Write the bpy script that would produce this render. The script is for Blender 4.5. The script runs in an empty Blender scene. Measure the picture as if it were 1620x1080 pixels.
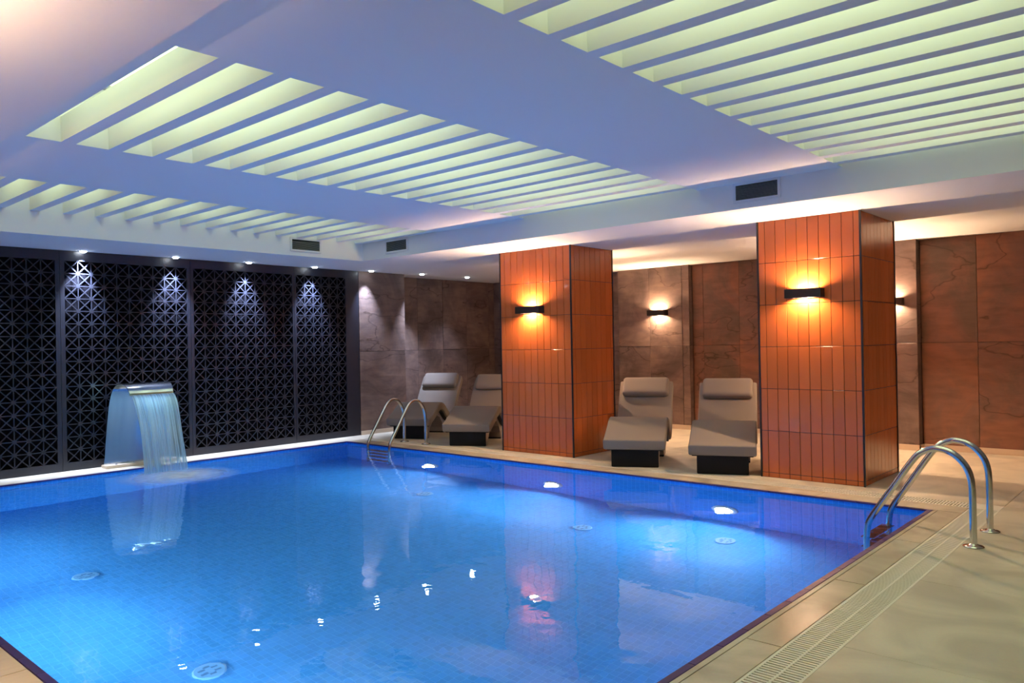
import bpy, bmesh, math, random
from mathutils import Vector, Matrix
random.seed(7)
S = bpy.context.scene
COL = S.collection
PI = math.pi
R = math.radians

# ------------------------------------------------------------------ camera, world, exposure
cam_d = bpy.data.cameras.new('camera')
cam = bpy.data.objects.new('camera', cam_d); COL.objects.link(cam)
cam_d.sensor_width = 36.0
cam_d.lens = 1223.3 / 1620 * 36.0
cam_d.clip_start = 0.02
_a, _pt, _rl = R(132) - .0008, .003, -.0183
_fw = Vector((math.cos(_a)*math.cos(_pt), math.sin(_a)*math.cos(_pt), math.sin(_pt)))
_rt = Vector((math.sin(_a), -math.cos(_a), 0)); _up = _rt.cross(_fw)
_r2 = _rt*math.cos(_rl) + _up*math.sin(_rl); _u2 = -_rt*math.sin(_rl) + _up*math.cos(_rl)
cam.matrix_world = Matrix(((_r2.x, _u2.x, -_fw.x, 9.169), (_r2.y, _u2.y, -_fw.y, -6.636), (_r2.z, _u2.z, -_fw.z, 1.349), (0, 0, 0, 1)))
S.camera = cam
w = bpy.data.worlds.new('world'); S.world = w; w.use_nodes = True
w.node_tree.nodes['Background'].inputs[0].default_value = (.5, .55, .7, 1)
w.node_tree.nodes['Background'].inputs[1].default_value = 0.02
S.view_settings.view_transform = 'Standard'
S.view_settings.look = 'None'
S.view_settings.exposure = 0.0
S.view_settings.gamma = 1.0
S.view_settings.use_curve_mapping = False
S.cycles.use_denoising = True
S.cycles.sample_clamp_indirect = 6.0
S.cycles.caustics_refractive = True
S.cycles.caustics_reflective = False
S.cycles.max_bounces = 14
S.cycles.diffuse_bounces = 5
S.cycles.transmission_bounces = 10

# light levels
P_POOL = 150.0          # underwater lamps (W)
P_SCONCE = 6300.0        # sconce bulb radiance
P_COVE = 1.85           # LED panels above the ceiling slats
P_DOWN = 700.0           # downlights (W)
C_WARM = (1.0, .64, .38)
C_COVE = (.84, 1.0, .52)
C_DOWN = (.62, .72, 1.0)
C_POOL = (.80, .90, 1.0)

# ------------------------------------------------------------------ helpers
def link(o, parent=None):
    COL.objects.link(o)
    if parent: o.parent = parent
    return o
def obj(name, bm, mat, parent=None, smooth=False):
    me = bpy.data.meshes.new(name); bm.to_mesh(me); bm.free()
    for m in (mat if isinstance(mat, (list, tuple)) else [mat]): me.materials.append(m)
    if smooth:
        for p in me.polygons: p.use_smooth = True
    return link(bpy.data.objects.new(name, me), parent)
def inst(name, me, parent=None, loc=(0, 0, 0), rot=(0, 0, 0)):
    o = bpy.data.objects.new(name, me); o.location = loc; o.rotation_euler = rot
    return link(o, parent)
def thing(name, label, cat, loc=(0, 0, 0), rz=0, group=None):
    o = bpy.data.objects.new(name, None); o.location = loc; o.rotation_euler = (0, 0, rz)
    o.empty_display_size = .1
    link(o); return tag(o, label, cat, group)
def tag(o, label, cat, group=None):
    o['label'] = label; o['category'] = cat
    if group: o['group'] = group
    return o
def struct(o, label=None):
    o['kind'] = 'structure'
    if label: o['label'] = label
    return o
def box(bm, x0, x1, y0, y1, z0, z1, bev=0):
    v = [bm.verts.new(p) for p in ((x0,y0,z0),(x1,y0,z0),(x1,y1,z0),(x0,y1,z0),(x0,y0,z1),(x1,y0,z1),(x1,y1,z1),(x0,y1,z1))]
    fs = [bm.faces.new([v[i] for i in f]) for f in ((3,2,1,0),(4,5,6,7),(0,1,5,4),(1,2,6,5),(2,3,7,6),(3,0,4,7))]
    if bev:
        es = {e for f in fs for e in f.edges}
        bmesh.ops.bevel(bm, geom=list(es), offset=bev, segments=1 if bev < .003 else 2, affect='EDGES')
    return v
def B(*a, **k):
    bm = bmesh.new(); box(bm, *a, **k); return bm
def crom(pts, n=8):
    P = [Vector(p) for p in pts]; out = []
    for i in range(len(P)-1):
        p0 = P[max(i-1, 0)]; p1 = P[i]; p2 = P[i+1]; p3 = P[min(i+2, len(P)-1)]
        for k in range(n):
            t = k/n
            out.append(.5*((2*p1) + (p2-p0)*t + (2*p0-5*p1+4*p2-p3)*t*t + (3*p1-p0-3*p2+p3)*t**3))
    out.append(P[-1]); return out
def tube(bm, path, r, n=14, cap=True):
    path = [Vector(p) for p in path]; rings = []
    t = (path[1]-path[0]).normalized()
    ref = Vector((0,0,1)) if abs(t.z) < .9 else Vector((1,0,0))
    u = t.cross(ref).normalized()
    for i, p in enumerate(path):
        a = path[max(i-1,0)]; b = path[min(i+1,len(path)-1)]
        t = (b-a).normalized(); u = (u - t*u.dot(t)).normalized(); v = t.cross(u)
        rr = r[i] if isinstance(r, (list, tuple)) else r
        rings.append([bm.verts.new(p + u*math.cos(2*PI*k/n)*rr + v*math.sin(2*PI*k/n)*rr) for k in range(n)])
    for A, Bv in zip(rings, rings[1:]):
        for k in range(n): bm.faces.new((A[k], A[(k+1)%n], Bv[(k+1)%n], Bv[k]))
    if cap:
        bm.faces.new(rings[0][::-1]); bm.faces.new(rings[-1])
def lathe(bm, prof, c=(0,0,0), n=28):
    rings = []
    for r, z in prof:
        rings.append([bm.verts.new((c[0]+r*math.cos(2*PI*k/n), c[1]+r*math.sin(2*PI*k/n), c[2]+z)) for k in range(n)])
    for A, Bv in zip(rings, rings[1:]):
        for k in range(n): bm.faces.new((A[k], A[(k+1)%n], Bv[(k+1)%n], Bv[k]))
    bm.faces.new(rings[0][::-1]); bm.faces.new(rings[-1])
def extrude_profile(bm, prof, x0, x1):           # prof in (y, z), extruded along x
    A = [bm.verts.new((x0, y, z)) for y, z in prof]; Bv = [bm.verts.new((x1, y, z)) for y, z in prof]
    n = len(prof)
    for k in range(n): bm.faces.new((A[k], A[(k+1)%n], Bv[(k+1)%n], Bv[k]))
    bm.faces.new(A[::-1]); bm.faces.new(Bv)
    bmesh.ops.recalc_face_normals(bm, faces=bm.faces[:])
def sweep(bm, path, width, thick, cr, ends=.03):  # padded slab along a path in the yz plane, rounded cross-section and ends
    path = [Vector((0, p[0], p[1])) for p in path]
    L = [0]
    for a, b in zip(path, path[1:]): L.append(L[-1] + (b-a).length)
    rings = []; xax = Vector((1, 0, 0))
    def section(hw, ht, c):
        pts = []
        for sx, sz, a0 in ((1,1,0), (-1,1,90), (-1,-1,180), (1,-1,270)):
            for k in range(5):
                a = R(a0 + k*22.5); pts.append(((hw-c)*sx + c*math.cos(a), (ht-c)*sz + c*math.sin(a)))
        return pts
    N = len(path)
    for i, p in enumerate(path):
        t = (path[min(i+1,N-1)] - path[max(i-1,0)]).normalized(); nrm = xax.cross(t)
        d = min(L[i], L[-1]-L[i]); k = 1
        if d < ends: q = 1 - d/ends; k = math.sqrt(max(0, 1-q*q*.92))
        hw = width/2 - (1-k)*ends; ht = thick/2 - (1-k)*ends
        rings.append([bm.verts.new(p + xax*a + nrm*b) for a, b in section(hw, max(ht,.004), min(cr, max(ht,.004)*.98))])
    n = len(rings[0])
    for A, Bv in zip(rings, rings[1:]):
        for k in range(n): bm.faces.new((A[k], A[(k+1)%n], Bv[(k+1)%n], Bv[k]))
    bm.faces.new(rings[0][::-1]); bm.faces.new(rings[-1])
    bmesh.ops.recalc_face_normals(bm, faces=bm.faces[:])
def refine(path, ends, k=5):                      # adds points near both ends so that sweep() can round them
    path = [Vector(p) for p in path]
    def head(P):
        a, b = P[0], P[1]; d = (b-a); L = d.length; out = [a + d/L*ends*(1-math.cos(PI/2*j/k)) for j in range(k)]
        rest = [p for p in P if (p-a).length > ends*1.02]; return out + rest
    path = head(path); path = head(path[::-1])[::-1]; return path

# ------------------------------------------------------------------ materials
def new_mat(name):
    m = bpy.data.materials.new(name); m.use_nodes = True
    nt = m.node_tree; return m, nt, nt.nodes['Principled BSDF']
def N(nt, t, **kw):
    n = nt.nodes.new(t)
    for k, v in kw.items(): setattr(n, k, v)
    return n
def plain(name, col, rough=.5, metal=0, spec=.5, coat=0, var=0, vscale=4, bump=0, bscale=60):
    m, nt, b = new_mat(name)
    b.inputs['Base Color'].default_value = (*col, 1); b.inputs['Roughness'].default_value = rough
    b.inputs['Metallic'].default_value = metal; b.inputs['Specular IOR Level'].default_value = spec
    b.inputs['Coat Weight'].default_value = coat; b.inputs['Coat Roughness'].default_value = .08
    if var:
        g = N(nt, 'ShaderNodeNewGeometry'); no = N(nt, 'ShaderNodeTexNoise'); no.inputs['Scale'].default_value = vscale; no.inputs['Detail'].default_value = 5
        nt.links.new(g.outputs['Position'], no.inputs['Vector'])
        mx = N(nt, 'ShaderNodeMix', data_type='RGBA'); mx.inputs[6].default_value = (*[c*(1-var) for c in col], 1); mx.inputs[7].default_value = (*[min(1, c*(1+var)) for c in col], 1)
        nt.links.new(no.outputs['Fac'], mx.inputs[0]); nt.links.new(mx.outputs[2], b.inputs['Base Color'])
    if bump:
        g = N(nt, 'ShaderNodeTexCoord'); no = N(nt, 'ShaderNodeTexNoise'); no.inputs['Scale'].default_value = bscale; no.inputs['Detail'].default_value = 3
        nt.links.new(g.outputs['Object'], no.inputs['Vector'])
        bp = N(nt, 'ShaderNodeBump'); bp.inputs['Strength'].default_value = bump; bp.inputs['Distance'].default_value = .01
        nt.links.new(no.outputs['Fac'], bp.inputs['Height']); nt.links.new(bp.outputs['Normal'], b.inputs['Normal'])
    return m
def emit(name, col, s):
    m, nt, b = new_mat(name)
    b.inputs['Base Color'].default_value = (.8, .8, .8, 1)
    b.inputs['Emission Color'].default_value = (*col, 1); b.inputs['Emission Strength'].default_value = s
    return m
def per_piece(name, col, rough, var, coat=0):     # tone differs from piece to piece
    m, nt, b = new_mat(name)
    oi = N(nt, 'ShaderNodeObjectInfo'); mx = N(nt, 'ShaderNodeMix', data_type='RGBA')
    mx.inputs[6].default_value = (*[c*(1-var) for c in col], 1); mx.inputs[7].default_value = (*[c*(1+var) for c in col], 1)
    nt.links.new(oi.outputs['Random'], mx.inputs[0])
    tc = N(nt, 'ShaderNodeTexCoord'); no = N(nt, 'ShaderNodeTexNoise'); no.inputs['Scale'].default_value = 7; no.inputs['Detail'].default_value = 4
    nt.links.new(tc.outputs['Object'], no.inputs['Vector'])
    m2 = N(nt, 'ShaderNodeMix', data_type='RGBA', blend_type='MULTIPLY'); m2.inputs[0].default_value = .25
    nt.links.new(mx.outputs[2], m2.inputs[6]); nt.links.new(no.outputs['Color'], m2.inputs[7])
    nt.links.new(mx.outputs[2], b.inputs['Base Color'])
    b.inputs['Roughness'].default_value = rough; b.inputs['Coat Weight'].default_value = coat; b.inputs['Coat Roughness'].default_value = .05
    bp = N(nt, 'ShaderNodeBump'); bp.inputs['Strength'].default_value = .05; bp.inputs['Distance'].default_value = .01
    nt.links.new(no.outputs['Fac'], bp.inputs['Height']); nt.links.new(bp.outputs['Normal'], b.inputs['Normal'])
    return m
def stone_mat(name, c0, c1, c2):
    m, nt, b = new_mat(name)
    tc = N(nt, 'ShaderNodeNewGeometry'); oi = N(nt, 'ShaderNodeObjectInfo')
    mul = N(nt, 'ShaderNodeMath', operation='MULTIPLY'); mul.inputs[1].default_value = 37
    nt.links.new(oi.outputs['Random'], mul.inputs[0])
    cmb = N(nt, 'ShaderNodeCombineXYZ'); nt.links.new(mul.outputs[0], cmb.inputs[0]); nt.links.new(mul.outputs[0], cmb.inputs[2])
    add = N(nt, 'ShaderNodeVectorMath', operation='ADD'); nt.links.new(tc.outputs['Position'], add.inputs[0]); nt.links.new(cmb.outputs[0], add.inputs[1])
    n1 = N(nt, 'ShaderNodeTexNoise'); n1.inputs['Scale'].default_value = 1.3; n1.inputs['Detail'].default_value = 7; n1.inputs['Roughness'].default_value = .62; n1.inputs['Distortion'].default_value = .8
    nt.links.new(add.outputs[0], n1.inputs['Vector'])
    r1 = N(nt, 'ShaderNodeValToRGB'); e = r1.color_ramp.elements
    e[0].position = .38; e[0].color = (*c0, 1); e[1].position = .62; e[1].color = (*c2, 1)
    k = e.new(.5); k.color = (*c1, 1)
    nt.links.new(n1.outputs['Fac'], r1.inputs['Fac'])
    # diagonal bedding streaks
    mp = N(nt, 'ShaderNodeMapping'); mp.inputs['Rotation'].default_value = (R(30), R(36), R(10)); mp.inputs['Scale'].default_value = (2.2, 2.2, 9)
    nt.links.new(add.outputs[0], mp.inputs['Vector'])
    n2 = N(nt, 'ShaderNodeTexNoise'); n2.inputs['Scale'].default_value = 1.6; n2.inputs['Detail'].default_value = 6; n2.inputs['Distortion'].default_value = .4
    nt.links.new(mp.outputs[0], n2.inputs['Vector'])
    r2 = N(nt, 'ShaderNodeValToRGB'); r2.color_ramp.elements[0].position = .3; r2.color_ramp.elements[0].color = (.62, .60, .58, 1); r2.color_ramp.elements[1].position = .6; r2.color_ramp.elements[1].color = (1, 1, 1, 1)
    nt.links.new(n2.outputs['Fac'], r2.inputs['Fac'])
    mx = N(nt, 'ShaderNodeMix', data_type='RGBA', blend_type='MULTIPLY'); mx.inputs[0].default_value = .6
    nt.links.new(r1.outputs[0], mx.inputs[6]); nt.links.new(r2.outputs[0], mx.inputs[7])
    # thin dark veins: zero crossings of a warped noise
    n3 = N(nt, 'ShaderNodeTexNoise'); n3.inputs['Scale'].default_value = .55; n3.inputs['Detail'].default_value = 5; n3.inputs['Roughness'].default_value = .45; n3.inputs['Distortion'].default_value = .1
    mp3 = N(nt, 'ShaderNodeMapping'); mp3.inputs['Rotation'].default_value = (R(-40), R(35), R(20)); mp3.inputs['Scale'].default_value = (1, 1, 2.2)
    nt.links.new(add.outputs[0], mp3.inputs['Vector']); nt.links.new(mp3.outputs[0], n3.inputs['Vector'])
    s = N(nt, 'ShaderNodeMath', operation='SUBTRACT'); s.inputs[1].default_value = .5; nt.links.new(n3.outputs['Fac'], s.inputs[0])
    ab = N(nt, 'ShaderNodeMath', operation='ABSOLUTE'); nt.links.new(s.outputs[0], ab.inputs[0])
    r3 = N(nt, 'ShaderNodeValToRGB'); r3.color_ramp.elements[0].position = 0; r3.color_ramp.elements[0].color = (.36, .32, .30, 1); r3.color_ramp.elements[1].position = .005; r3.color_ramp.elements[1].color = (1, 1, 1, 1)
    nt.links.new(ab.outputs[0], r3.inputs['Fac'])
    mx2 = N(nt, 'ShaderNodeMix', data_type='RGBA', blend_type='MULTIPLY'); mx2.inputs[0].default_value = .8
    nt.links.new(mx.outputs[2], mx2.inputs[6]); nt.links.new(r3.outputs[0], mx2.inputs[7])
    nt.links.new(mx2.outputs[2], b.inputs['Base Color'])
    b.inputs['Roughness'].default_value = .55; b.inputs['Specular IOR Level'].default_value = .35
    bp = N(nt, 'ShaderNodeBump'); bp.inputs['Strength'].default_value = .35; bp.inputs['Distance'].default_value = .01
    nt.links.new(n2.outputs['Fac'], bp.inputs['Height']); nt.links.new(bp.outputs['Normal'], b.inputs['Normal'])
    return m
def mosaic_mat(name, wall, tile, grout, size):
    m, nt, b = new_mat(name)
    g = N(nt, 'ShaderNodeNewGeometry'); sp = N(nt, 'ShaderNodeSeparateXYZ'); nt.links.new(g.outputs['Position'], sp.inputs[0])
    cb = N(nt, 'ShaderNodeCombineXYZ')
    if wall:
        ad = N(nt, 'ShaderNodeMath', operation='ADD'); nt.links.new(sp.outputs[0], ad.inputs[0]); nt.links.new(sp.outputs[1], ad.inputs[1])
        nt.links.new(ad.outputs[0], cb.inputs[0]); nt.links.new(sp.outputs[2], cb.inputs[1])
    else:
        nt.links.new(sp.outputs[0], cb.inputs[0]); nt.links.new(sp.outputs[1], cb.inputs[1])
    br = N(nt, 'ShaderNodeTexBrick', offset=0, squash=1)
    br.inputs['Scale'].default_value = 1; br.inputs['Brick Width'].default_value = size; br.inputs['Row Height'].default_value = size
    br.inputs['Mortar Size'].default_value = .0022; br.inputs['Mortar Smooth'].default_value = .1
    br.inputs['Color1'].default_value = (*[c*.93 for c in tile], 1); br.inputs['Color2'].default_value = (*[c*1.07 for c in tile], 1); br.inputs['Mortar'].default_value = (*grout, 1)
    nt.links.new(cb.outputs[0], br.inputs['Vector']); nt.links.new(br.outputs['Color'], b.inputs['Base Color'])
    b.inputs['Roughness'].default_value = .5; b.inputs['Specular IOR Level'].default_value = .1
    bp = N(nt, 'ShaderNodeBump', invert=True); bp.inputs['Strength'].default_value = .3; bp.inputs['Distance'].default_value = .002
    nt.links.new(br.outputs['Fac'], bp.inputs['Height']); nt.links.new(bp.outputs['Normal'], b.inputs['Normal'])
    return m
def deck_mat(name, col, rough):
    m, nt, b = new_mat(name)
    g = N(nt, 'ShaderNodeNewGeometry')
    n1 = N(nt, 'ShaderNodeTexNoise'); n1.inputs['Scale'].default_value = 1.7; n1.inputs['Detail'].default_value = 6; n1.inputs['Distortion'].default_value = 1.2
    nt.links.new(g.outputs['Position'], n1.inputs['Vector'])
    r1 = N(nt, 'ShaderNodeValToRGB'); e = r1.color_ramp.elements
    e[0].position = .36; e[0].color = (*[c*.72 for c in col], 1); e[1].position = .62; e[1].color = (*col, 1)
    nt.links.new(n1.outputs['Fac'], r1.inputs['Fac'])
    n2 = N(nt, 'ShaderNodeTexNoise'); n2.inputs['Scale'].default_value = 90; n2.inputs['Detail'].default_value = 2
    nt.links.new(g.outputs['Position'], n2.inputs['Vector'])
    mx = N(nt, 'ShaderNodeMix', data_type='RGBA', blend_type='MULTIPLY'); mx.inputs[0].default_value = .12
    nt.links.new(r1.outputs[0], mx.inputs[6]); nt.links.new(n2.outputs['Color'], mx.inputs[7]); nt.links.new(mx.outputs[2], b.inputs['Base Color'])
    mr = N(nt, 'ShaderNodeMapRange'); mr.inputs['To Min'].default_value = rough; mr.inputs['To Max'].default_value = rough+.18
    nt.links.new(n1.outputs['Fac'], mr.inputs[0]); nt.links.new(mr.outputs[0], b.inputs['Roughness'])
    return m

M = dict(
    paint=plain('white_ceiling_paint', (.80, .80, .80), .75, spec=.25),
    wallpaint=plain('cream_wall_paint', (.45, .38, .32), .7),
    orange=per_piece('orange_glazed_tile', (.58, .135, .030), .22, .10, .35),
    grout=plain('dark_grout', (.035, .022, .022), .8),
    corner=plain('dark_corner_trim', (.012, .010, .016), .35),
    stone=stone_mat('brown_slate', (.105, .076, .068), (.165, .114, .100), (.225, .155, .128)),
    stone_red=stone_mat('rust_slate', (.115, .078, .058), (.180, .095, .068), (.240, .108, .066)),
    seam=plain('dark_seam', (.05, .035, .03), .9),
    skirting=plain('beige_skirting', (.60, .48, .36), .45),
    deck=deck_mat('beige_deck_tile', (.73, .66, .52), .32),
    coping=deck_mat('beige_coping', (.68, .61, .47), .14),
    bed=plain('deck_joint', (.30, .26, .20), .9),
    grate=plain('cream_grate_plastic', (.78, .75, .64), .4),
    gutter=plain('gutter_void', (.16, .135, .10), .9),
    edge=per_piece('dark_blue_edge_tile', (.026, .010, .120), .4, .15),
    poolwall=mosaic_mat('blue_pool_wall_mosaic', True, (.030, .28, .80), (.08, .38, .92), .05),
    poolfloor=mosaic_mat('blue_pool_floor_mosaic', False, (.050, .33, .84), (.095, .42, .93), .05),
    screen=plain('navy_lacquered_metal', (.0115, .013, .022), .40, spec=.5),
    void=plain('black_void', (.003, .003, .005), .9, spec=.05),
    steel=plain('brushed_steel', (.55, .58, .64), .16, metal=1),
    chrome=plain('polished_steel', (.66, .64, .60), .13, metal=1),
    tread=plain('tread_pad', (.10, .022, .018), .5),
    fabric=plain('taupe_fabric', (.225, .192, .165), .85, spec=.2, bump=.12, bscale=260),
    shell=plain('grey_lacquer', (.20, .18, .19), .35),
    black=plain('black_lacquer', (.005, .005, .007), .6, spec=.2),
    bronze=plain('dark_bronze', (.012, .008, .008), .5, spec=.3),
    vent=plain('white_vent_frame', (.72, .73, .74), .5),
    ventdark=plain('vent_dark', (.012, .014, .016), .9),
    louvre=plain('grey_louvre', (.17, .18, .16), .5, metal=.3),
    whiteplastic=plain('white_plastic', (.75, .80, .85), .4),
    inlet=plain('pale_blue_plastic', (.14, .44, .82), .5),
    inlet_slot=plain('inlet_slot', (.05, .22, .50), .8),
    bulb=emit('warm_bulb', C_WARM, P_SCONCE),
    cove=emit('lime_led_panel', C_COVE, P_COVE),
    lens=emit('pool_lamp_lens', (.95, .98, 1.0), 26),
    dlens=emit('downlight_lens', (.85, .93, 1.0), 40),
)

# ------------------------------------------------------------------ dimensions (metres)
W, L = 7.564, 5.572            # pool along x, along -y
H, HC = 2.5, 2.727             # soffit height, slatted ceiling height
FX, FY, NY = .715, -.208, -5.352   # coffer edges
RX = 10.2                      # right end of coffer
XR, YN = 12.4, -9.2            # walls behind the camera
SX = -.437                     # lattice screen plane
WZ, DZ = -.03, -1.30           # water level, pool floor
G0, G1 = .25, .455             # far gutter grate
K0, K1 = 7.765, 7.965          # right gutter grate

# ------------------------------------------------------------------ pool basin and water
bm = bmesh.new()
def quad(bm, pts, mi=0):
    f = bm.faces.new([bm.verts.new(p) for p in pts]); f.material_index = mi
T = .2; TOPW = -.012
box(bm, -T, 0, -L-T, T, DZ-T, TOPW); box(bm, W, W+T, -L-T, T, DZ-T, TOPW)
box(bm, 0, W, 0, T, DZ-T, TOPW); box(bm, 0, W, -L-T, -L, DZ-T, TOPW)
n0 = len(bm.faces)
box(bm, 0, W, -L, 0, DZ-T, DZ)
bm.faces.ensure_lookup_table()
for f in bm.faces[n0:]: f.material_index = 1
basin = struct(obj('pool_basin', bm, [M['poolwall'], M['poolfloor']]), 'swimming pool basin lined with pale blue mosaic')
# dark blue edging tiles, 25 cm long, each a piece
def tile_mesh(name, a, b, h, mat, bev=.0015):
    bm = B(-a/2, a/2, -b/2, b/2, -h, 0, bev=bev)
    me = bpy.data.meshes.new(name); bm.to_mesh(me); bm.free(); me.materials.append(mat); return me
EW = .036
em = tile_mesh('edge_tile', .247, EW, .012, M['edge'])
n = int(W/.25)
for i in range(n+1):
    x = min((i+.5)*.25, W-.125)
    inst('edge_tile', em, basin, (x, -EW/2+.002, .001)); inst('edge_tile', em, basin, (x, -L+EW/2-.002, .001))
n = int(L/.25)
for i in range(n+1):
    y = -min((i+.5)*.25, L-.125)
    inst('edge_tile', em, basin, (EW/2-.002, y, .0012), (0, 0, PI/2)); inst('edge_tile', em, basin, (W-EW/2+.002, y, .0012), (0, 0, PI/2))
# water surface
m, nt, b = new_mat('pool_water')
out = nt.nodes['Material Output']; nt.nodes.remove(b)
gl = N(nt, 'ShaderNodeBsdfGlass'); gl.inputs['IOR'].default_value = 1.333; gl.inputs['Roughness'].default_value = 0.0; gl.inputs['Color'].default_value = (.93, .975, 1, 1)
g = N(nt, 'ShaderNodeNewGeometry')
na = N(nt, 'ShaderNodeTexNoise'); na.inputs['Scale'].default_value = 2.6; na.inputs['Detail'].default_value = 2; na.inputs['Distortion'].default_value = .5
nb = N(nt, 'ShaderNodeTexNoise'); nb.inputs['Scale'].default_value = 14; nb.inputs['Detail'].default_value = 2
nt.links.new(g.outputs['Position'], na.inputs['Vector']); nt.links.new(g.outputs['Position'], nb.inputs['Vector'])
# ripples are livelier close to the falling water
ds = N(nt, 'ShaderNodeVectorMath', operation='DISTANCE'); ds.inputs[1].default_value = (.5, -2.75, WZ); nt.links.new(g.outputs['Position'], ds.inputs[0])
mr = N(nt, 'ShaderNodeMapRange'); mr.inputs[1].default_value = .2; mr.inputs[2].default_value = 3.2; mr.inputs[3].default_value = 1.0; mr.inputs[4].default_value = .10
nt.links.new(ds.outputs['Value'], mr.inputs[0])
mm = N(nt, 'ShaderNodeMath', operation='MULTIPLY'); nt.links.new(nb.outputs['Fac'], mm.inputs[0]); nt.links.new(mr.outputs[0], mm.inputs[1])
ad = N(nt, 'ShaderNodeMath', operation='ADD'); nt.links.new(na.outputs['Fac'], ad.inputs[0]); nt.links.new(mm.outputs[0], ad.inputs[1])
bp = N(nt, 'ShaderNodeBump'); bp.inputs['Strength'].default_value = .5; bp.inputs['Distance'].default_value = .006
nt.links.new(ad.outputs[0], bp.inputs['Height']); nt.links.new(bp.outputs['Normal'], gl.inputs['Normal']); nt.links.new(gl.outputs[0], out.inputs[0])
M['water'] = m
bm = bmesh.new(); quad(bm, [(.002, -L+.002, WZ), (W-.002, -L+.002, WZ), (W-.002, -.002, WZ), (.002, -.002, WZ)])
wat = obj('pool_water', bm, M['water']); wat['kind'] = 'stuff'; tag(wat, 'clear blue water filling the swimming pool', 'water')

# ------------------------------------------------------------------ floor (deck) with slabs
bm = bmesh.new()
x0, x1, y0, y1 = -1.2, XR, YN, 4.4
zb, zt = -.2, -.014
for a in ((x0, -T, y0, y1), (W+T, K0, y0, y1), (K1, x1, y0, y1), (-T, W+T, T, G0), (-T, W+T, G1, y1), (-T, W+T, y0, -L-T), (K0, K1, G1, y1)):
    box(bm, *a, zb, zt)
box(bm, -T, K1, G0, G1, zb, -.09); box(bm, K0, K1, y0, G0, zb, -.09)
floor = struct(obj('floor', bm, [M['bed']]), 'beige tiled pool deck')
def slabs(x0, x1, y0, y1, sx, sy, mat, gap=.0025, name='floor_tile', bev=.0012):
    nx = max(1, round((x1-x0)/sx)); ny = max(1, round((y1-y0)/sy)); dx = (x1-x0)/nx; dy = (y1-y0)/ny
    me = tile_mesh(name, dx-gap, dy-gap, .014, mat, bev)
    for i in range(nx):
        for j in range(ny): inst(name, me, floor, (x0+(i+.5)*dx, y0+(j+.5)*dy, 0))
slabs(-.82, K1, G1, 4.05, 1.2, 1.2, M['deck'])
slabs(K1, XR, G1, 4.05, 1.1, 1.2, M['deck'])
slabs(K1, XR, YN, G1, 1.1, 1.2, M['deck'])
slabs(0.0, W+.0, YN, -L-.25, 1.25, 1.15, M['deck'])
slabs(W, K1, YN, -L, .4, 1.2, M['deck'])
slabs(SX, 0, YN, G1, .437, 1.2, M['deck'])
slabs(0.0, K0, .004, G0, 1.11, .25, M['coping'], name='coping_slab', bev=.003)
slabs(0.0, W, -L-.25, -L-.004, 1.1, .25, M['coping'], name='coping_slab', bev=.003)
slabs(W+.032, K0, -L, .004, .2, 1.14, M['coping'], name='coping_slab', bev=.003)
o = obj('coping_strip', B(W+.003, W+.030, -L, .004, -.014, -.001), M['coping'], floor)
# gutter grates: cream bars across, two edge rails and a centre rib
def grate(name, label, along_y, a0, a1, b0, b1, keep):
    loc = ((b0+b1)/2, a1, 0) if along_y else (a1, (b0+b1)/2, 0)
    t = thing(name, label, 'drain grate', loc, -PI/2 if along_y else 0)   # local x runs back along the channel (-x)
    if along_y: t.rotation_euler = (0, 0, PI/2)
    wd = b1-b0; ln = a1-a0
    for yy, ww in ((-wd/2+.006, .012), (wd/2-.006, .012), (0, .010)):
        obj('rail', B(-ln, 0, yy-ww/2, yy+ww/2, -.022, -.001), M['grate'], t)
    p = .0235; n = int(ln/p)
    bar = B(-.0066, .0066, -wd/2+.012, wd/2-.012, -.02, -.0015)
    me = bpy.data.meshes.new('slat'); bar.to_mesh(me); bar.free(); me.materials.append(M['grate'])
    k = min(n, keep)
    for i in range(k): inst('slat', me, t, (-(i+.5)*p, 0, 0))
    if n > k:
        bm = bmesh.new()
        for i in range(k, n): box(bm, -(i+.5)*p-.0066, -(i+.5)*p+.0066, -wd/2+.012, wd/2-.012, -.02, -.0015)
        o = obj('slat_run', bm, M['grate'], t); o['kind'] = 'stuff'
    return t
grate('drain_grate', 'cream slotted gutter grate between the ladder flanges and the glossy coping', True, -7.5, G0, K0, K1, 200)
grate('drain_grate', 'cream slotted gutter grate running past the feet of the orange columns', False, .02, K0, G0, G1, 150)
o = obj('drain_corner', B(K0, K1, G0, G1+.02, -.02, 0, bev=.002), M['grate'])
tag(o, 'plain cream corner plate where two gutter grates meet', 'drain cover')

# ------------------------------------------------------------------ ceiling: soffit, fascia, panels and slats
bm = bmesh.new(); zt = 3.3
for a in ((-1.2, FX, YN, 4.4), (RX, XR, YN, 4.4), (FX, RX, FY, 4.4), (FX, RX, YN, NY)): box(bm, *a, H, H+.1)
ceil = struct(obj('ceiling', bm, M['paint']), 'white painted soffit around the slatted ceiling coffer')
ft = .05
for a in ((FX-ft, FX, NY-ft, FY+ft), (RX, RX+ft, NY-ft, FY+ft), (FX, RX, FY, FY+ft), (FX, RX, NY-ft, NY)):
    obj('fascia', B(*a, H+.1, zt), M['paint'], ceil)
obj('cavity_lid', B(FX-ft, RX+ft, NY-ft, FY+ft, 3.14, 3.2), M['paint'], ceil)
bands = [(FX, 2.20), (3.60, 5.71), (7.0, 9.1)]
pan = [(2.20, 3.60), (5.71, 7.0), (9.1, RX)]
for a, b_ in pan: obj('ceiling_panel', B(a, b_, NY, FY, HC, 3.13), M['paint'], ceil)
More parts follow.
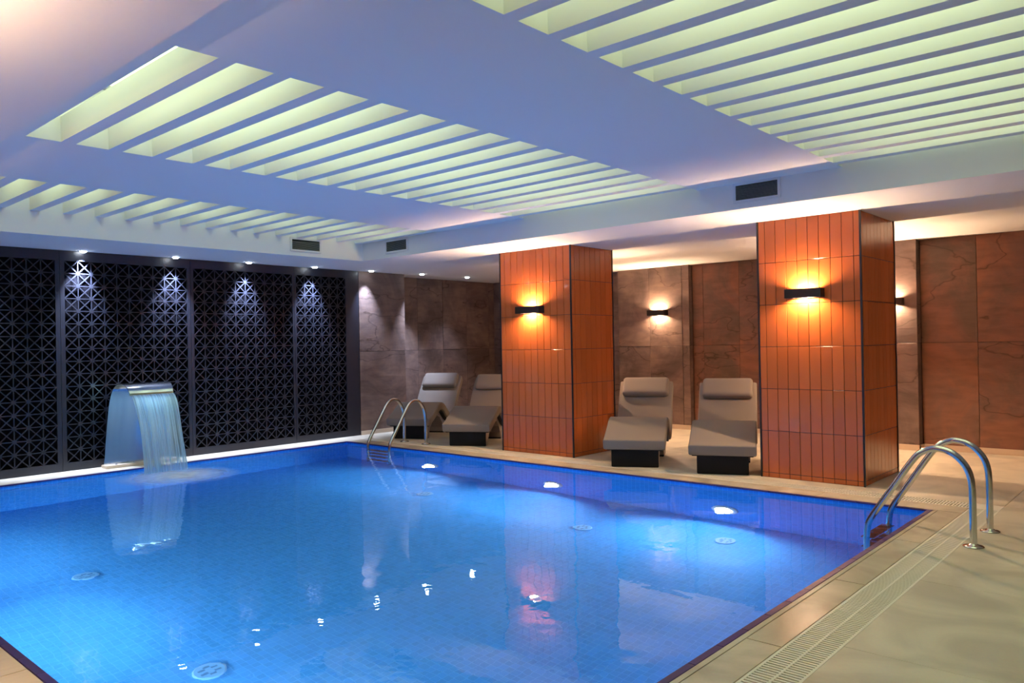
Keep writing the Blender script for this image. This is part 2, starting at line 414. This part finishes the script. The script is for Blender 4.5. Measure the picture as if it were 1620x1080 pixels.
for bi, (a, b_) in enumerate(bands):
    me_b = B(a, b_, 0, .09, HC, HC+.165)
    me = bpy.data.meshes.new('slat'); me_b.to_mesh(me); me_b.free(); me.materials.append(M['paint'])
    off = .06 if bi == 0 else 0
    for i in range(-2, 17):
        y = -4.829 + .295*i + off
        if y > NY and y+.09 < FY: inst('slat', me, ceil, (0, y, 0))
    mid = (a+b_)/2; hw = (b_-a)*(.40 if bi else .24)
    o = obj('cove_light', B(mid-hw, mid+hw, NY+.1, FY-.1, 3.10, 3.135), M['cove'])
    tag(o, ['lime LED panel hidden above the slats beside the lattice wall', 'lime LED panel hidden above the middle run of ceiling slats', 'lime LED panel hidden above the slats over the drain grate'][bi], 'ceiling light', 'LED panels above the slats')

# ------------------------------------------------------------------ walls with stone slabs
def slab_wall(parent, axis, c, a0, a1, z0, z1, sgn, step, mats, start=None, th=.022, zsplit=(1.272,)):
    # slabs on a wall plane: axis 'x' = plane x=c running along y; axis 'y' = plane y=c running along x; sgn = direction of the room
    cuts = [a0]; p = (start if start is not None else a0+step)
    while p < a1-.04: cuts.append(p); p += step
    cuts.append(a1)
    zs = [z0, *zsplit, z1]
    for i in range(len(cuts)-1):
        for j in range(len(zs)-1):
            t = th + random.uniform(-.003, .003); g = .0018
            u0, u1, w0, w1 = cuts[i]+g, cuts[i+1]-g, zs[j]+g, zs[j+1]-g
            if axis == 'x': bm = B(min(c, c-sgn*t), max(c, c-sgn*t), u0, u1, w0, w1, bev=.002)
            else: bm = B(u0, u1, min(c, c-sgn*t), max(c, c-sgn*t), w0, w1, bev=.002)
            bm2 = bm
            if axis == 'x': bmesh.ops.translate(bm2, verts=bm2.verts, vec=(sgn*(t-th), 0, 0))
            else: bmesh.ops.translate(bm2, verts=bm2.verts, vec=(0, sgn*(t-th), 0))
            obj('stone_slab', bm2, random.choice(mats), parent)
st, sr = M['stone'], M['stone_red']
bm = bmesh.new()
box(bm, -1.2, -.56, YN, .57, -.2, H); box(bm, -1.2, SX-.022, .57, 1.48, -.2, H); box(bm, -1.2, -.826-.022, 1.48, 4.4, -.2, H)
wl = struct(obj('wall_left', bm, M['void']), 'dark wall behind the lattice screens and brown slate')
slab_wall(wl, 'x', SX, .575, 1.48, 0.0, H, 1, .905, [st])
slab_wall(wl, 'y', 1.48, -.826, SX-.024, 0.0, H, 1, .5, [st])
slab_wall(wl, 'x', -.826, 1.505, 4.0, 0.0, H, 1, .585, [st])
bm = bmesh.new()
PY, RY, PY2, RY2 = 3.87, 3.98, 3.36, 3.52
box(bm, -1.2, 5.9, RY+.022, 4.4, -.2, H); box(bm, 2.06, 3.34-.024, PY+.022, RY+.1, -.2, H)
box(bm, 5.9, XR, RY2+.022, 4.4, -.2, H); box(bm, 5.9, 6.625-.024, PY2+.022, RY2+.1, -.2, H)
wb = struct(obj('wall_back', bm, M['seam']), 'brown slate wall with two shallow piers')
slab_wall(wb, 'y', RY, -.824, 2.04, 0.0, H, -1, .575, [st])
slab_wall(wb, 'y', PY, 2.06, 3.34, 0.0, H, -1, .575, [st], start=2.645)
slab_wall(wb, 'x', 3.34, PY+.002, RY-.001, 0.0, H, 1, .5, [st])
slab_wall(wb, 'y', RY, 3.342, 5.9, 0.0, H, -1, .575, [sr], start=3.52)
slab_wall(wb, 'y', PY2, 5.9, 6.625, 0.0, H, -1, .6, [st], start=6.35)
slab_wall(wb, 'x', 6.625, PY2+.002, RY2-.001, 0.0, H, 1, .5, [st])
slab_wall(wb, 'y', RY2, 6.627, XR, 0.0, H, -1, .58, [sr], start=7.215)
bm = bmesh.new(); box(bm, XR, XR+.2, YN, 4.4, -.2, H); struct(obj('wall_right', bm, M['wallpaint']))
bm = bmesh.new(); box(bm, -1.2, XR, YN-.2, YN, -.2, H); struct(obj('wall_front', bm, M['wallpaint']))
bm = bmesh.new()
box(bm, SX, SX+.014, .575, 1.494, 0, .062); box(bm, -.826, SX+.014, 1.48, 1.494, 0, .062); box(bm, -.826, -.812, 1.48, 3.96, 0, .062)
struct(obj('baseboard_left', bm, M['skirting']))
bm = bmesh.new()
for a in ((-.81, 2.04, RY-.014, RY), (2.06, 3.354, PY-.014, PY), (3.34, 3.354, PY-.014, RY), (3.34, 5.9, RY-.014, RY), (5.9, 6.639, PY2-.014, PY2), (6.625, 6.639, PY2-.014, RY2), (6.625, XR, RY2-.014, RY2)):
    box(bm, *a, 0, .066)
struct(obj('baseboard_back', bm, M['skirting']))

# ------------------------------------------------------------------ orange tiled columns
def column(x0, x1, y0, y1, label, w0, pieces=True, flip=False):
    cx, cy = (x0+x1)/2, (y0+y1)/2; hx, hy = (x1-x0)/2, (y1-y0)/2
    t = thing('column', label, 'column', (cx, cy, 0), 0, None)
    th = .010
    obj('core', B(-hx+th-.002, hx-th+.002, -hy+th-.002, hy-th+.002, 0, H), M['grout'], t)
    for sx in (-1, 1):
        for sy in (-1, 1):
            obj('corner_trim', B(sx*hx-.008, sx*hx+.008, sy*hy-.008, sy*hy+.008, 0, H), M['corner'], t)
    zs = [H-.001]
    while zs[-1] > .41: zs.append(zs[-1]-.4085)
    zs.append(.001)
    cache = {}; g = .005
    def face(length, place, joined=None):
        cuts = [-length/2+.006, -length/2+w0]; p = cuts[-1]
        while p + .1045 < length/2-.02: p += .1045; cuts.append(p)
        cuts.append(length/2-.006)
        for i in range(len(cuts)-1):
            for j in range(len(zs)-1):
                wd, ht = cuts[i+1]-cuts[i]-g, zs[j]-zs[j+1]-g
                key = (round(wd, 4), round(ht, 4))
                if key not in cache:
                    bm = B(-wd/2, wd/2, 0, th, -ht/2, ht/2, bev=.0012)
                    me = bpy.data.meshes.new('tile'); bm.to_mesh(me); bm.free(); me.materials.append(M['orange']); cache[key] = me
                u, z = (cuts[i]+cuts[i+1])/2, (zs[j]+zs[j+1])/2
                loc, rz = place(u, z)
                jit = random.uniform(-.0005, .0005)
                if joined is None: 
                    o = inst('tile', cache[key], t, loc, (random.uniform(-.0012, .0012), 0, rz))
                else:
                    b2 = bmesh.new(); b2.from_mesh(cache[key])
                    bmesh.ops.transform(b2, matrix=Matrix.Translation(loc) @ Matrix.Rotation(rz, 4, 'Z'), verts=b2.verts)
                    tmp = bpy.data.meshes.new('tmp'); b2.to_mesh(tmp); b2.free(); joined.from_mesh(tmp); bpy.data.meshes.remove(tmp)
    F = lambda u, z: ((u, -hy, z), 0)
    RT = lambda u, z: ((hx, u, z), PI/2)
    LT = lambda u, z: ((-hx, -u, z), -PI/2)
    BK = lambda u, z: ((-u, hy, z), PI)
    if pieces:
        face(2*hx, F); face(2*hy, RT)
        rest = [(2*hx, BK), (2*hy, LT)]
    else:
        rest = [(2*hx, F), (2*hx, BK), (2*hy, LT), (2*hy, RT)]
    jb = bmesh.new()
    for ln, f in rest: face(ln, f, jb)
    o = obj('rear_tiling', jb, M['orange'], t); o['kind'] = 'stuff'
    return t
C1 = (2.504, 3.627, .575, 1.43); C2 = (5.89, 6.857, .655, 1.66)
column(*C1, 'orange glazed tile column standing between the two pairs of loungers', .075)
column(*C2, 'orange glazed tile column at the end of the lounger row by the chrome ladder', .072)
N2 = (5.89, 6.857, -7.7, -6.7)
N1 = (2.504, 3.627, -7.6, -6.7)
column(*N2, 'orange tile column on the pool side opposite the loungers, nearer the gutter grate', .072, False)
column(*N1, 'orange tile column on the pool side opposite the loungers, nearer the fretwork', .075, False)

# ------------------------------------------------------------------ wall sconces (bulb in an open-ended box)
def sconce(loc, rz, label, wd=.34):
    t = thing('wall_sconce', label, 'wall lamp', loc, rz, 'dark box sconces throwing light up and down')
    hh, dp, th = .041, .105, .006
    obj('back_plate', B(-wd/2, wd/2, -.008, 0, -hh, hh), M['bronze'], t)
    obj('front_plate', B(-wd/2, wd/2, -dp, -dp+th, -hh, hh+.003), M['bronze'], t)
    for s in (-1, 1): obj('end_plate', B(s*wd/2-(th if s > 0 else 0), s*wd/2+(th if s < 0 else 0), -dp+th, -.008, -hh, hh), M['bronze'], t)
    for s in (-1, 1): obj('baffle', B(s*.105-.002, s*.105+.002, -dp+th, -.008, -hh, hh), M['bronze'], t)
    for s in (-1, 1):                                    # one lamp throws up, one down
        bm = bmesh.new(); tube(bm, [(-.035, -.040, s*.0085), (.035, -.040, s*.0085)], .008, 10)
        obj('bulb', bm, M['bulb'], t)
    return t
sconce((3.03, C1[2]-.001, 1.757), 0, 'dark bronze box sconce on the orange column between the lounger pairs', .38)
sconce((6.362, C2[2]-.001, 1.772), 0, 'dark bronze box sconce on the orange column nearest the chrome ladder')
sconce((2.82, PY-.001, 1.787), 0, 'dark box sconce glowing white on the slate pier between the columns', .315)
sconce((6.33, PY2-.001, 1.77), 0, 'slim box sconce on the slate pier, half hidden behind an orange column', .315)
sconce((3.03, C1[3]+.001, 1.757), PI, 'box sconce on the rear of the column between the lounger pairs')
sconce((6.362, C2[3]+.001, 1.772), PI, 'box sconce on the rear of the column by the chrome ladder')
sconce((6.362, N2[3]+.001, 1.772), PI, 'box sconce on the column opposite the loungers, nearer the gutter grate')
sconce((3.03, N1[3]+.001, 1.772), PI, 'box sconce on the column opposite the loungers, nearer the fretwork')

# ------------------------------------------------------------------ lattice screens
def screen(y0, y1, oy0, oy1, ncol, label):
    t = thing('lattice_screen', label, 'screen', (SX, (y0+y1)/2, 0), 0, 'navy fretwork screens along the pool wall')
    c = (y0+y1)/2; y0 -= c; y1 -= c; oy0 -= c; oy1 -= c
    z0, z1 = .095, 2.385; nrow = 16
    d = .030
    bm = bmesh.new()
    box(bm, -d, 0, y0+.002, oy0, .004, H-.002); box(bm, -d, 0, oy1, y1-.002, .004, H-.002)
    box(bm, -d, 0, oy0, oy1, .004, z0); box(bm, -d, 0, oy0, oy1, z1, H-.002)
    obj('frame', bm, M['screen'], t)
    obj('backing', B(-.11, -.09, y0, y1, .004, H-.004), M['void'], t)
    bm = bmesh.new(); dy = (oy1-oy0)/ncol; dz = (z1-z0)/nrow
    def bar(p, q, wd, e):
        p = Vector((0, *p)); q = Vector((0, *q)); u = (q-p).normalized(); s = Vector((1,0,0)).cross(u)*wd/2
        f = [p+s, q+s, q-s, p-s]; A = [bm.verts.new(v + Vector((-.002-e, 0, 0))) for v in f]; Bv = [bm.verts.new(v + Vector((-.014-e, 0, 0))) for v in f]
        bm.faces.new(A); bm.faces.new(Bv[::-1])
        for k in range(4): bm.faces.new((A[k], Bv[k], Bv[(k+1)%4], A[(k+1)%4]))
    bw = .0105
    for i in range(1, ncol): bar((oy0+i*dy, z0), (oy0+i*dy, z1), bw, 0)
    for j in range(1, nrow): bar((oy0, z0+j*dz), (oy1, z0+j*dz), bw, .0003)
    for s in range(-nrow+1, ncol):                                   # diagonals corner to corner of the cells
        i0, j0 = max(s, 0), max(-s, 0); k = min(ncol-i0, nrow-j0)
        bar((oy0+i0*dy, z0+j0*dz), (oy0+(i0+k)*dy, z0+(j0+k)*dz), bw, .0006)
        bar((oy0+i0*dy, z1-j0*dz), (oy0+(i0+k)*dy, z1-(j0+k)*dz), bw, .0009)
    for i in range(1, ncol):
        for j in range(1, nrow):
            cy, cz = oy0+i*dy, z0+j*dz
            A = []; Bv = []
            for k in range(8):
                a = 2*PI*(k+.5)/8; A.append(bm.verts.new((-.0012, cy+.023*math.cos(a), cz+.023*math.sin(a)))); Bv.append(bm.verts.new((-.015, cy+.023*math.cos(a), cz+.023*math.sin(a))))
            bm.faces.new(A); bm.faces.new(Bv[::-1])
            for k in range(8): bm.faces.new((A[k], Bv[k], Bv[(k+1)%8], A[(k+1)%8]))
    bmesh.ops.recalc_face_normals(bm, faces=bm.faces[:])
    obj('fretwork', bm, M['screen'], t)
screen(-5.06, -3.555, -5.01, -3.603, 10, 'dark navy fretwork screen left of the waterfall, farthest from the slate wall')
screen(-3.555, -2.05, -3.506, -2.092, 10, 'dark navy fretwork screen behind the steel waterfall spout')
screen(-2.05, -.545, -2.008, -.577, 10, 'dark navy fretwork screen second from the slate wall')
screen(-.545, .57, -.514, .330, 6, 'narrow dark navy fretwork screen ending at the slate wall')

# ------------------------------------------------------------------ downlights
def downlight(x, y, label, power=1.0):
    t = thing('downlight', label, 'downlight', (x, y, H), 0, 'recessed downlights along the soffit')
    bm = bmesh.new(); lathe(bm, [(.040, 0), (.052, 0), (.052, -.003), (.042, -.005), (.040, -.004)]); obj('trim_ring', bm, M['vent'], t, True)
    bm = bmesh.new(); lathe(bm, [(.0, -.0005), (.038, -.0005), (.036, -.010), (.026, -.018), (.0, -.022)]); obj('lens', bm, M['dlens'], t, True)
    ld = bpy.data.lights.new('spot', 'SPOT'); ld.energy = P_DOWN*power; ld.color = C_DOWN; ld.spot_size = R(60); ld.spot_blend = 1.0; ld.shadow_soft_size = .02
    lo = bpy.data.objects.new('spot', ld); lo.location = (0, 0, -.03); lo.rotation_euler = (0, R(13), 0); link(lo, t)
for x, y, s, k in ((-.37, -3.33, 'over the spout end of the fretwork', 1.6), (-.31, -2.29, 'over the second fretwork screen', 1), (-.30, -1.31, 'over the fretwork, third from the spout', 1), (-.30, -.29, 'over the narrow fretwork screen', 1), (-.27, .69, 'over the slate pier beside the fretwork', .3), (-.22, 1.67, 'before the slate recess behind the loungers', .45), (-.19, 2.66, 'deep in the corner behind the loungers', .12), (-.33, -4.4, 'over the fretwork beyond the spout', .5)):
    downlight(x, y, 'small round recessed downlight ' + s, k)

# ------------------------------------------------------------------ air vents in the fascia
def vent(loc, rz, wd, ht, label, broken=False):
    t = thing('air_vent', label, 'vent', loc, rz)
    f = .024
    bm = bmesh.new()
    for a in ((-wd/2-f, wd/2+f, -ht/2-f, -ht/2), (-wd/2-f, wd/2+f, ht/2, ht/2+f), (-wd/2-f, -wd/2, -ht/2, ht/2), (wd/2, wd/2+f, -ht/2, ht/2)):
        box(bm, a[0], a[1], -.012, 0, a[2], a[3])
    obj('frame', bm, M['vent'], t)
    obj('duct', B(-wd/2, wd/2, -.002, -.0005, -ht/2, ht/2), M['ventdark'], t)
    n = 11
    lm = B(-wd/2, wd/2, -.010, -.003, -.0022, .0022); me = bpy.data.meshes.new('louvre'); lm.to_mesh(me); lm.free(); me.materials.append(M['louvre'])
    for i in range(n):
        z = -ht/2 + (i+.5)*ht/n
        if broken and i >= n-2:
            continue
        inst('louvre', me, t, (0, 0, z), (R(-25), 0, 0))
    if broken:
        o = inst('louvre', me, t, (.01, -.004, ht/2-.026), (0, R(-3), 0))
    return t
vent((6.28, FY-.001, 2.641), 0, .38, .13, 'white framed air vent with dark louvres above the column by the chrome ladder')
vent((1.425, FY-.001, 2.640), 0, .40, .125, 'small air vent in the fascia near the corner by the slats')
vent((FX+.001, -1.10, 2.640), PI/2, .40, .125, 'air vent with missing top louvres under the slats above the fretwork', True)

# ------------------------------------------------------------------ underwater lamps
def pool_lamp(loc, rz, label, power=1.0):
    t = thing('pool_lamp', label, 'pool light', loc, rz, 'round underwater lamps in the pool walls')
    def ring(bm, prof, n=28):
        rings = []
        for r, y in prof: rings.append([bm.verts.new((r*math.cos(2*PI*k/n), y, r*math.sin(2*PI*k/n))) for k in range(n)])
        for A, Bv in zip(rings, rings[1:]):
            for k in range(n): bm.faces.new((A[k], Bv[k], Bv[(k+1)%n], A[(k+1)%n]))
        bm.faces.new(rings[0]); bm.faces.new(rings[-1][::-1]); bmesh.ops.recalc_face_normals(bm, faces=bm.faces[:])
    bm = bmesh.new(); ring(bm, [(.13, 0), (.13, -.02), (.115, -.03), (.09, -.03)]); obj('bezel', bm, M['whiteplastic'], t, True)
    bm = bmesh.new(); ring(bm, [(.09, -.030), (.085, -.040), (.05, -.046), (.01, -.047)]); obj('lens', bm, M['lens'], t, True)
    ld = bpy.data.lights.new('spot', 'SPOT'); ld.energy = P_POOL*power; ld.color = C_POOL; ld.spot_size = R(165); ld.spot_blend = .8; ld.shadow_soft_size = .04
    lo = bpy.data.objects.new('spot', ld); lo.location = (0, -.10, 0); lo.rotation_euler = (R(-80), 0, 0); link(lo, t)
LZ = -.93
pool_lamp((1.787, -.001, LZ), 0, 'glowing round underwater lamp beside the submerged ladder treads')
pool_lamp((3.783, -.001, LZ), 0, 'glowing round underwater lamp below the column between the lounger pairs')
pool_lamp((5.82, -.001, LZ+.05), 0, 'glowing round underwater lamp below the column by the chrome ladder')
for x, e in ((1.787, 'facing the submerged ladder treads'), (3.783, 'facing the column between the loungers'), (5.82, 'facing the column by the chrome ladder')):
    pool_lamp((x, -L+.001, LZ), PI, 'round underwater lamp in the near pool wall ' + e)

# round inlets on the pool floor
def inlet(x, y, label):
    t = thing('floor_inlet', label, 'pool inlet', (x, y, DZ), 0, 'pale round inlets on the pool floor')
    bm = bmesh.new(); lathe(bm, [(.095, 0), (.095, .006), (.085, .012), (.0, .012)], n=24); obj('cover', bm, M['inlet'], t)
    for k in range(6):
        a = PI/3*k; obj('slot', B(-.009, .009, -.02, .02, .0115, .0135), M['inlet_slot'], t).location = (.045*math.cos(a), .045*math.sin(a), 0)
INL = [(4.87, -.93), (6.08, -.52), (2.70, -.93), (4.85, -4.50), (2.75, -4.43)]
for (x, y), e in zip(INL, ('between the two columns', 'below the end column near the chrome ladder', 'by the submerged ladder treads', 'opposite the columns, nearer the grate', 'opposite the columns, nearer the waterfall')):
    inlet(x, y, 'pale round slotted inlet on the pool floor ' + e)

# ------------------------------------------------------------------ pool ladders
def ladder(loc, rz, label, base, half, prof, grp=None):
    # local: x across the ladder, y from the pool (-) to the deck (+)
    t = thing('pool_ladder', label, 'ladder', loc, rz)
    for s in (-1, 1):
        bm = bmesh.new(); tube(bm, [(s*half, y, z) for y, z in prof], .0215, 16); obj('rail', bm, M['chrome'], t, True)
        bm = bmesh.new(); lathe(bm, [(.062, 0), (.062, .006), (.050, .012), (.026, .016), (.0225, .022)], (s*half, base, 0)); obj('flange', bm, M['chrome'], t, True)
    yb = prof[-1][0]
    for k, z in enumerate((-.075, -.33, -.585, -.84)):
        tr = obj('tread', B(-half+.015, half-.015, yb-.045, yb+.045, z-.025, z, bev=.004), M['chrome'], t)
        for a in (-.30, 0, .30):
            obj('grip_pad', B(a*half*1.8-.042, a*half*1.8+.042, yb-.038, yb+.038, z, z+.004), M['tread'], tr)
    return t
def prof(points, bottom): 
    out = []
    for p in crom([(a, b, 0) for a, b in points], 6): out.append((p.x, p.y))
    return out + bottom
pr = prof([(8.04-7.8, .0), (8.04-7.8, .2), (8.036-7.8, .40), (8.005-7.8, .51), (7.93-7.8, .588), (7.835-7.8, .612), (7.755-7.8, .585), (7.69-7.8, .52), (7.55-7.8, .305), (7.42-7.8, .10), (7.395-7.8, .02), (7.388-7.8, -.06)], [(7.388-7.8, -.6), (7.388-7.8, -1.05)])
ladder((7.8, -.757, 0), -PI/2, 'polished steel pool ladder rails beside the cream grate and the end column', .24, .253, pr)
pr = prof([(.43, .0), (.43, .2), (.425, .36), (.395, .49), (.325, .58), (.24, .608), (.155, .575), (.09, .50), (-.05, .29), (-.175, .10), (-.2, .02), (-.207, -.06)], [(-.207, -.6), (-.207, -1.05)])
ladder((.975, 0, 0), 0, 'polished steel pool ladder in front of the pale violet lounger', .43, .225, pr)

# ------------------------------------------------------------------ loungers
CP = [(-.085, .245), (.05, .285), (.25, .365), (.40, .425), (.50, .436), (.62, .40), (.78, .30), (.93, .24), (1.07, .262), (1.20, .375), (1.38, .585), (1.60, .805)]
def make_lounger():
    t = thing('lounger', '', 'lounger', (0, 0, 0), 0, 'taupe wave-shaped pool loungers')
    path = crom([(a, b, 0) for a, b in CP], 8)
    bm = bmesh.new(); sweep(bm, refine(path, .014), .66, .112, .02, .014); obj('cushion', bm, M['fabric'], t, True)
    # thin lacquered shell under the cushion
    P = [Vector(p) for p in path]; sh = []
    for i, p in enumerate(P):
        d = (P[min(i+1, len(P)-1)] - P[max(i-1, 0)]).normalized(); nn = Vector((-d.y, d.x, 0)); sh.append(p - nn*.066)
    sh = sh[2:-3]
    bm = bmesh.new(); sweep(bm, sh, .60, .022, .006, .01); obj('shell', bm, M['black'], t)
    top = [(p.x, p.y-.012) for p in sh if .03 < p.x < 1.12]
    arch = [(.09, 0)] + [(.11, .07), (.17, .15), (.27, .225), (.38, .28), (.49, .295), (.60, .265), (.70, .19), (.78, .09), (.80, 0)]
    poly = [(.0, 0), (.0, .10)] + top + [(1.15, .10), (1.12, 0)] + arch[::-1]
    bm = bmesh.new(); extrude_profile(bm, poly, -.25, .25); obj('arched_base', bm, M['shell'], t)
    obj('front_panel', B(-.252, .252, -.012, .006, .006, .20, bev=.003), M['black'], t)
    obj('front_foot', B(-.245, .245, -.006, .085, 0, .014), M['black'], t)
    obj('rear_panel', B(-.252, .252, .795, .81, .004, .12, bev=.002), M['black'], t)
    # head pillow
    a, b_ = Vector((1.405, .615, 0)), Vector((1.60, .805, 0)); d = (b_-a).normalized(); nn = Vector((-d.y, d.x, 0))
    off = nn*.088
    pp = [a+off + (b_-a)*k/10*1.04 for k in range(11)]
    bm = bmesh.new(); sweep(bm, refine(pp, .042, 6), .575, .095, .045, .042); obj('pillow', bm, M['fabric'], t, True)
    return t
def copy_tree(o, parent=None):
    c = o.copy(); COL.objects.link(c); c.parent = parent
    for ch in list(o.children): copy_tree(ch, c)
    return c
L0 = make_lounger()
spots = [((.55, .705), 29, 'taupe wave lounger with violet sheen behind the ladder beside the slate pier'),
         ((1.824, .617), 28.5, 'taupe wave lounger partly hidden by the column between the lounger pairs'),
         ((4.572, .42), 27, 'taupe wave lounger right beside the column below the slate pier sconce'),
         ((5.53, .543), 24, 'taupe wave lounger beside the end column near the chrome ladder')]
base_children = list(L0.children)
for k, ((x, y), a, lab) in enumerate(spots):
    o = L0 if k == 0 else copy_tree(L0)
    o.location = (x, y, 0); o.rotation_euler = (0, 0, R(a)); o['label'] = lab

# ------------------------------------------------------------------ waterfall spout
SY = -2.757
t = thing('waterfall_spout', 'curved steel waterfall spout on the pool edge before the fretwork', 'fountain', (-.30, SY, 0))
sp = crom([(-.03, 0.0, 0), (-.035, .25, 0), (-.03, .50, 0), (-.02, .72, 0), (.005, .86, 0), (.06, .94, 0), (.14, .968, 0), (.23, .955, 0), (.30, .91, 0), (.345, .845, 0)], 6)
bm = bmesh.new(); LN = len(sp); rows = []
th = .006
for i, p in enumerate(sp):
    d = (sp[min(i+1, LN-1)] - sp[max(i-1, 0)]).normalized(); nn = Vector((-d.y, d.x, 0))
    z = p.y; f = i/(LN-1)
    hw = .40 - .115*min(1, max(0, f/.62)) - .04*max(0, (f-.62)/.38)
    if i < 3: hw = .40
    rows.append([bm.verts.new((p.x+nn.x*e, s*hw, p.y+nn.y*e)) for s, e in ((-1, 0), (1, 0), (1, th), (-1, th))])
for A, Bv in zip(rows, rows[1:]):
    for k in range(4): bm.faces.new((A[k], A[(k+1)%4], Bv[(k+1)%4], Bv[k]))
bm.faces.new(rows[0][::-1]); bm.faces.new(rows[-1]); bmesh.ops.recalc_face_normals(bm, faces=bm.faces[:])
obj('curved_sheet', bm, M['steel'], t, False)
obj('base_flange', B(-.06, .10, -.42, .42, 0, .035, bev=.004), M['skirting'], t)
obj('lip', B(.325, .35, -.247, .247, .835, .862, bev=.004), plain('yellow_glint_lip', (.60, .58, .30), .3, metal=1), t)  # yellow of the caustic reflection is put into the lip colour
for k in range(4):
    bm = bmesh.new(); lathe(bm, [(.012, 0), (.012, .006), (.008, .010)], (.06, -.3+.2*k, .035), 10); obj('bolt', bm, M['steel'], t)

obj('added_led_strip', B(.300, .318, -.222, .222, .838, .844), emit('added_led_strip', (.50, .84, 1.0), 75), t)  # strip added under the lip to brighten the falling water
# falling water: one curved sheet with strands
m, nt, b = new_mat('falling_water'); nt.nodes.remove(b); out = nt.nodes['Material Output']
tc = N(nt, 'ShaderNodeTexCoord'); mp = N(nt, 'ShaderNodeMapping'); mp.inputs['Scale'].default_value = (.6, 55, .9)
nt.links.new(tc.outputs['Object'], mp.inputs['Vector'])
no = N(nt, 'ShaderNodeTexNoise'); no.inputs['Scale'].default_value = 1; no.inputs['Detail'].default_value = 3; nt.links.new(mp.outputs[0], no.inputs['Vector'])
rp = N(nt, 'ShaderNodeValToRGB'); rp.color_ramp.elements[0].position = .32; rp.color_ramp.elements[0].color = (.45, .45, .45, 1); rp.color_ramp.elements[1].position = .66; rp.color_ramp.elements[1].color = (.93, .93, .93, 1)
nt.links.new(no.outputs['Fac'], rp.inputs['Fac'])
df = N(nt, 'ShaderNodeBsdfDiffuse'); df.inputs['Color'].default_value = (.62, .90, 1.0, 1)
tl = N(nt, 'ShaderNodeBsdfTranslucent'); tl.inputs['Color'].default_value = (.62, .90, 1.0, 1)
gs = N(nt, 'ShaderNodeBsdfGlossy'); gs.inputs['Roughness'].default_value = .25
m1 = N(nt, 'ShaderNodeMixShader'); m1.inputs[0].default_value = .5; nt.links.new(df.outputs[0], m1.inputs[1]); nt.links.new(tl.outputs[0], m1.inputs[2])
m2 = N(nt, 'ShaderNodeMixShader'); m2.inputs[0].default_value = .15; nt.links.new(m1.outputs[0], m2.inputs[1]); nt.links.new(gs.outputs[0], m2.inputs[2])
tr = N(nt, 'ShaderNodeBsdfTransparent'); tr.inputs['Color'].default_value = (.85, .95, 1, 1)
m3 = N(nt, 'ShaderNodeMixShader'); nt.links.new(rp.outputs[0], m3.inputs[0]); nt.links.new(tr.outputs[0], m3.inputs[1]); nt.links.new(m2.outputs[0], m3.inputs[2])
nt.links.new(m3.outputs[0], out.inputs[0]); M['fall'] = m
bm = bmesh.new(); nz, ny = 36, 90; x0f, z0f = .05, .842
grid = []
for i in range(nz+1):
    s = i/nz; dropt = s*math.sqrt(2*(z0f-WZ)/9.81)*.999
    x = x0f + .72*dropt + .25*dropt*dropt; z = z0f - .5*9.81*dropt*dropt
    row = []
    for j in range(ny+1):
        v = j/ny*2-1
        rip = .010*s*math.sin(j*1.9+.6*math.sin(j*.37)) + .012*s*math.sin(j*.53+1)
        row.append(bm.verts.new((x+rip+.03*s*(1-v*v)*0, SY + v*(.243 + .012*math.sin(s*7)*s), max(z, WZ+.002))))
    grid.append(row)
for i in range(nz):
    for j in range(ny): bm.faces.new((grid[i][j], grid[i+1][j], grid[i+1][j+1], grid[i][j+1]))
fall = obj('falling_water', bm, M['fall'], None, True); fall['kind'] = 'stuff'
tag(fall, 'sheet of pale blue water falling from the steel spout', 'water')
# foam where it lands
m, nt, b = new_mat('foam'); out = nt.nodes['Material Output']
b.inputs['Base Color'].default_value = (.84, .92, 1, 1); b.inputs['Roughness'].default_value = .8
tc = N(nt, 'ShaderNodeTexCoord'); ln = N(nt, 'ShaderNodeVectorMath', operation='LENGTH')
mp = N(nt, 'ShaderNodeMapping'); mp.inputs['Scale'].default_value = (1.5, 1.55, 0); nt.links.new(tc.outputs['Object'], mp.inputs['Vector']); nt.links.new(mp.outputs[0], ln.inputs[0])
no = N(nt, 'ShaderNodeTexNoise'); no.inputs['Scale'].default_value = 9; no.inputs['Detail'].default_value = 6; nt.links.new(tc.outputs['Object'], no.inputs['Vector'])
mr = N(nt, 'ShaderNodeMapRange'); mr.inputs[1].default_value = .25; mr.inputs[2].default_value = 1.0; mr.inputs[3].default_value = 1.0; mr.inputs[4].default_value = 0; nt.links.new(ln.outputs['Value'], mr.inputs[0])
pw = N(nt, 'ShaderNodeMath', operation='POWER'); pw.inputs[1].default_value = 1.1; nt.links.new(mr.outputs[0], pw.inputs[0])
ml = N(nt, 'ShaderNodeMath', operation='MULTIPLY'); nt.links.new(pw.outputs[0], ml.inputs[0])
m4 = N(nt, 'ShaderNodeMapRange'); m4.inputs[1].default_value = -.6; m4.inputs[2].default_value = .75; nt.links.new(no.outputs['Fac'], m4.inputs[0]); nt.links.new(m4.outputs[0], ml.inputs[1])
nt.links.new(ml.outputs[0], b.inputs['Alpha']); M['foam'] = m
bm = bmesh.new(); rr = random.Random(3); gx = []
for i in range(41):
    row = []
    for j in range(41):
        u, v = (i/40-.5)*1.3, (j/40-.5)*1.3; d = math.hypot(u/.65, v/.65)
        row.append(bm.verts.new((u, v, .004 + (.016*max(0, 1-d*1.2) * (.8+rr.random()*.2)))))
    gx.append(row)
for i in range(40):
    for j in range(40): bm.faces.new((gx[i][j], gx[i+1][j], gx[i+1][j+1], gx[i][j+1]))
foam = obj('foam', bm, M['foam'], fall, True); foam.location = (.78, SY-.03, WZ); foam['kind'] = 'stuff'
foam['label'] = 'white foam where the falling water hits the pool'
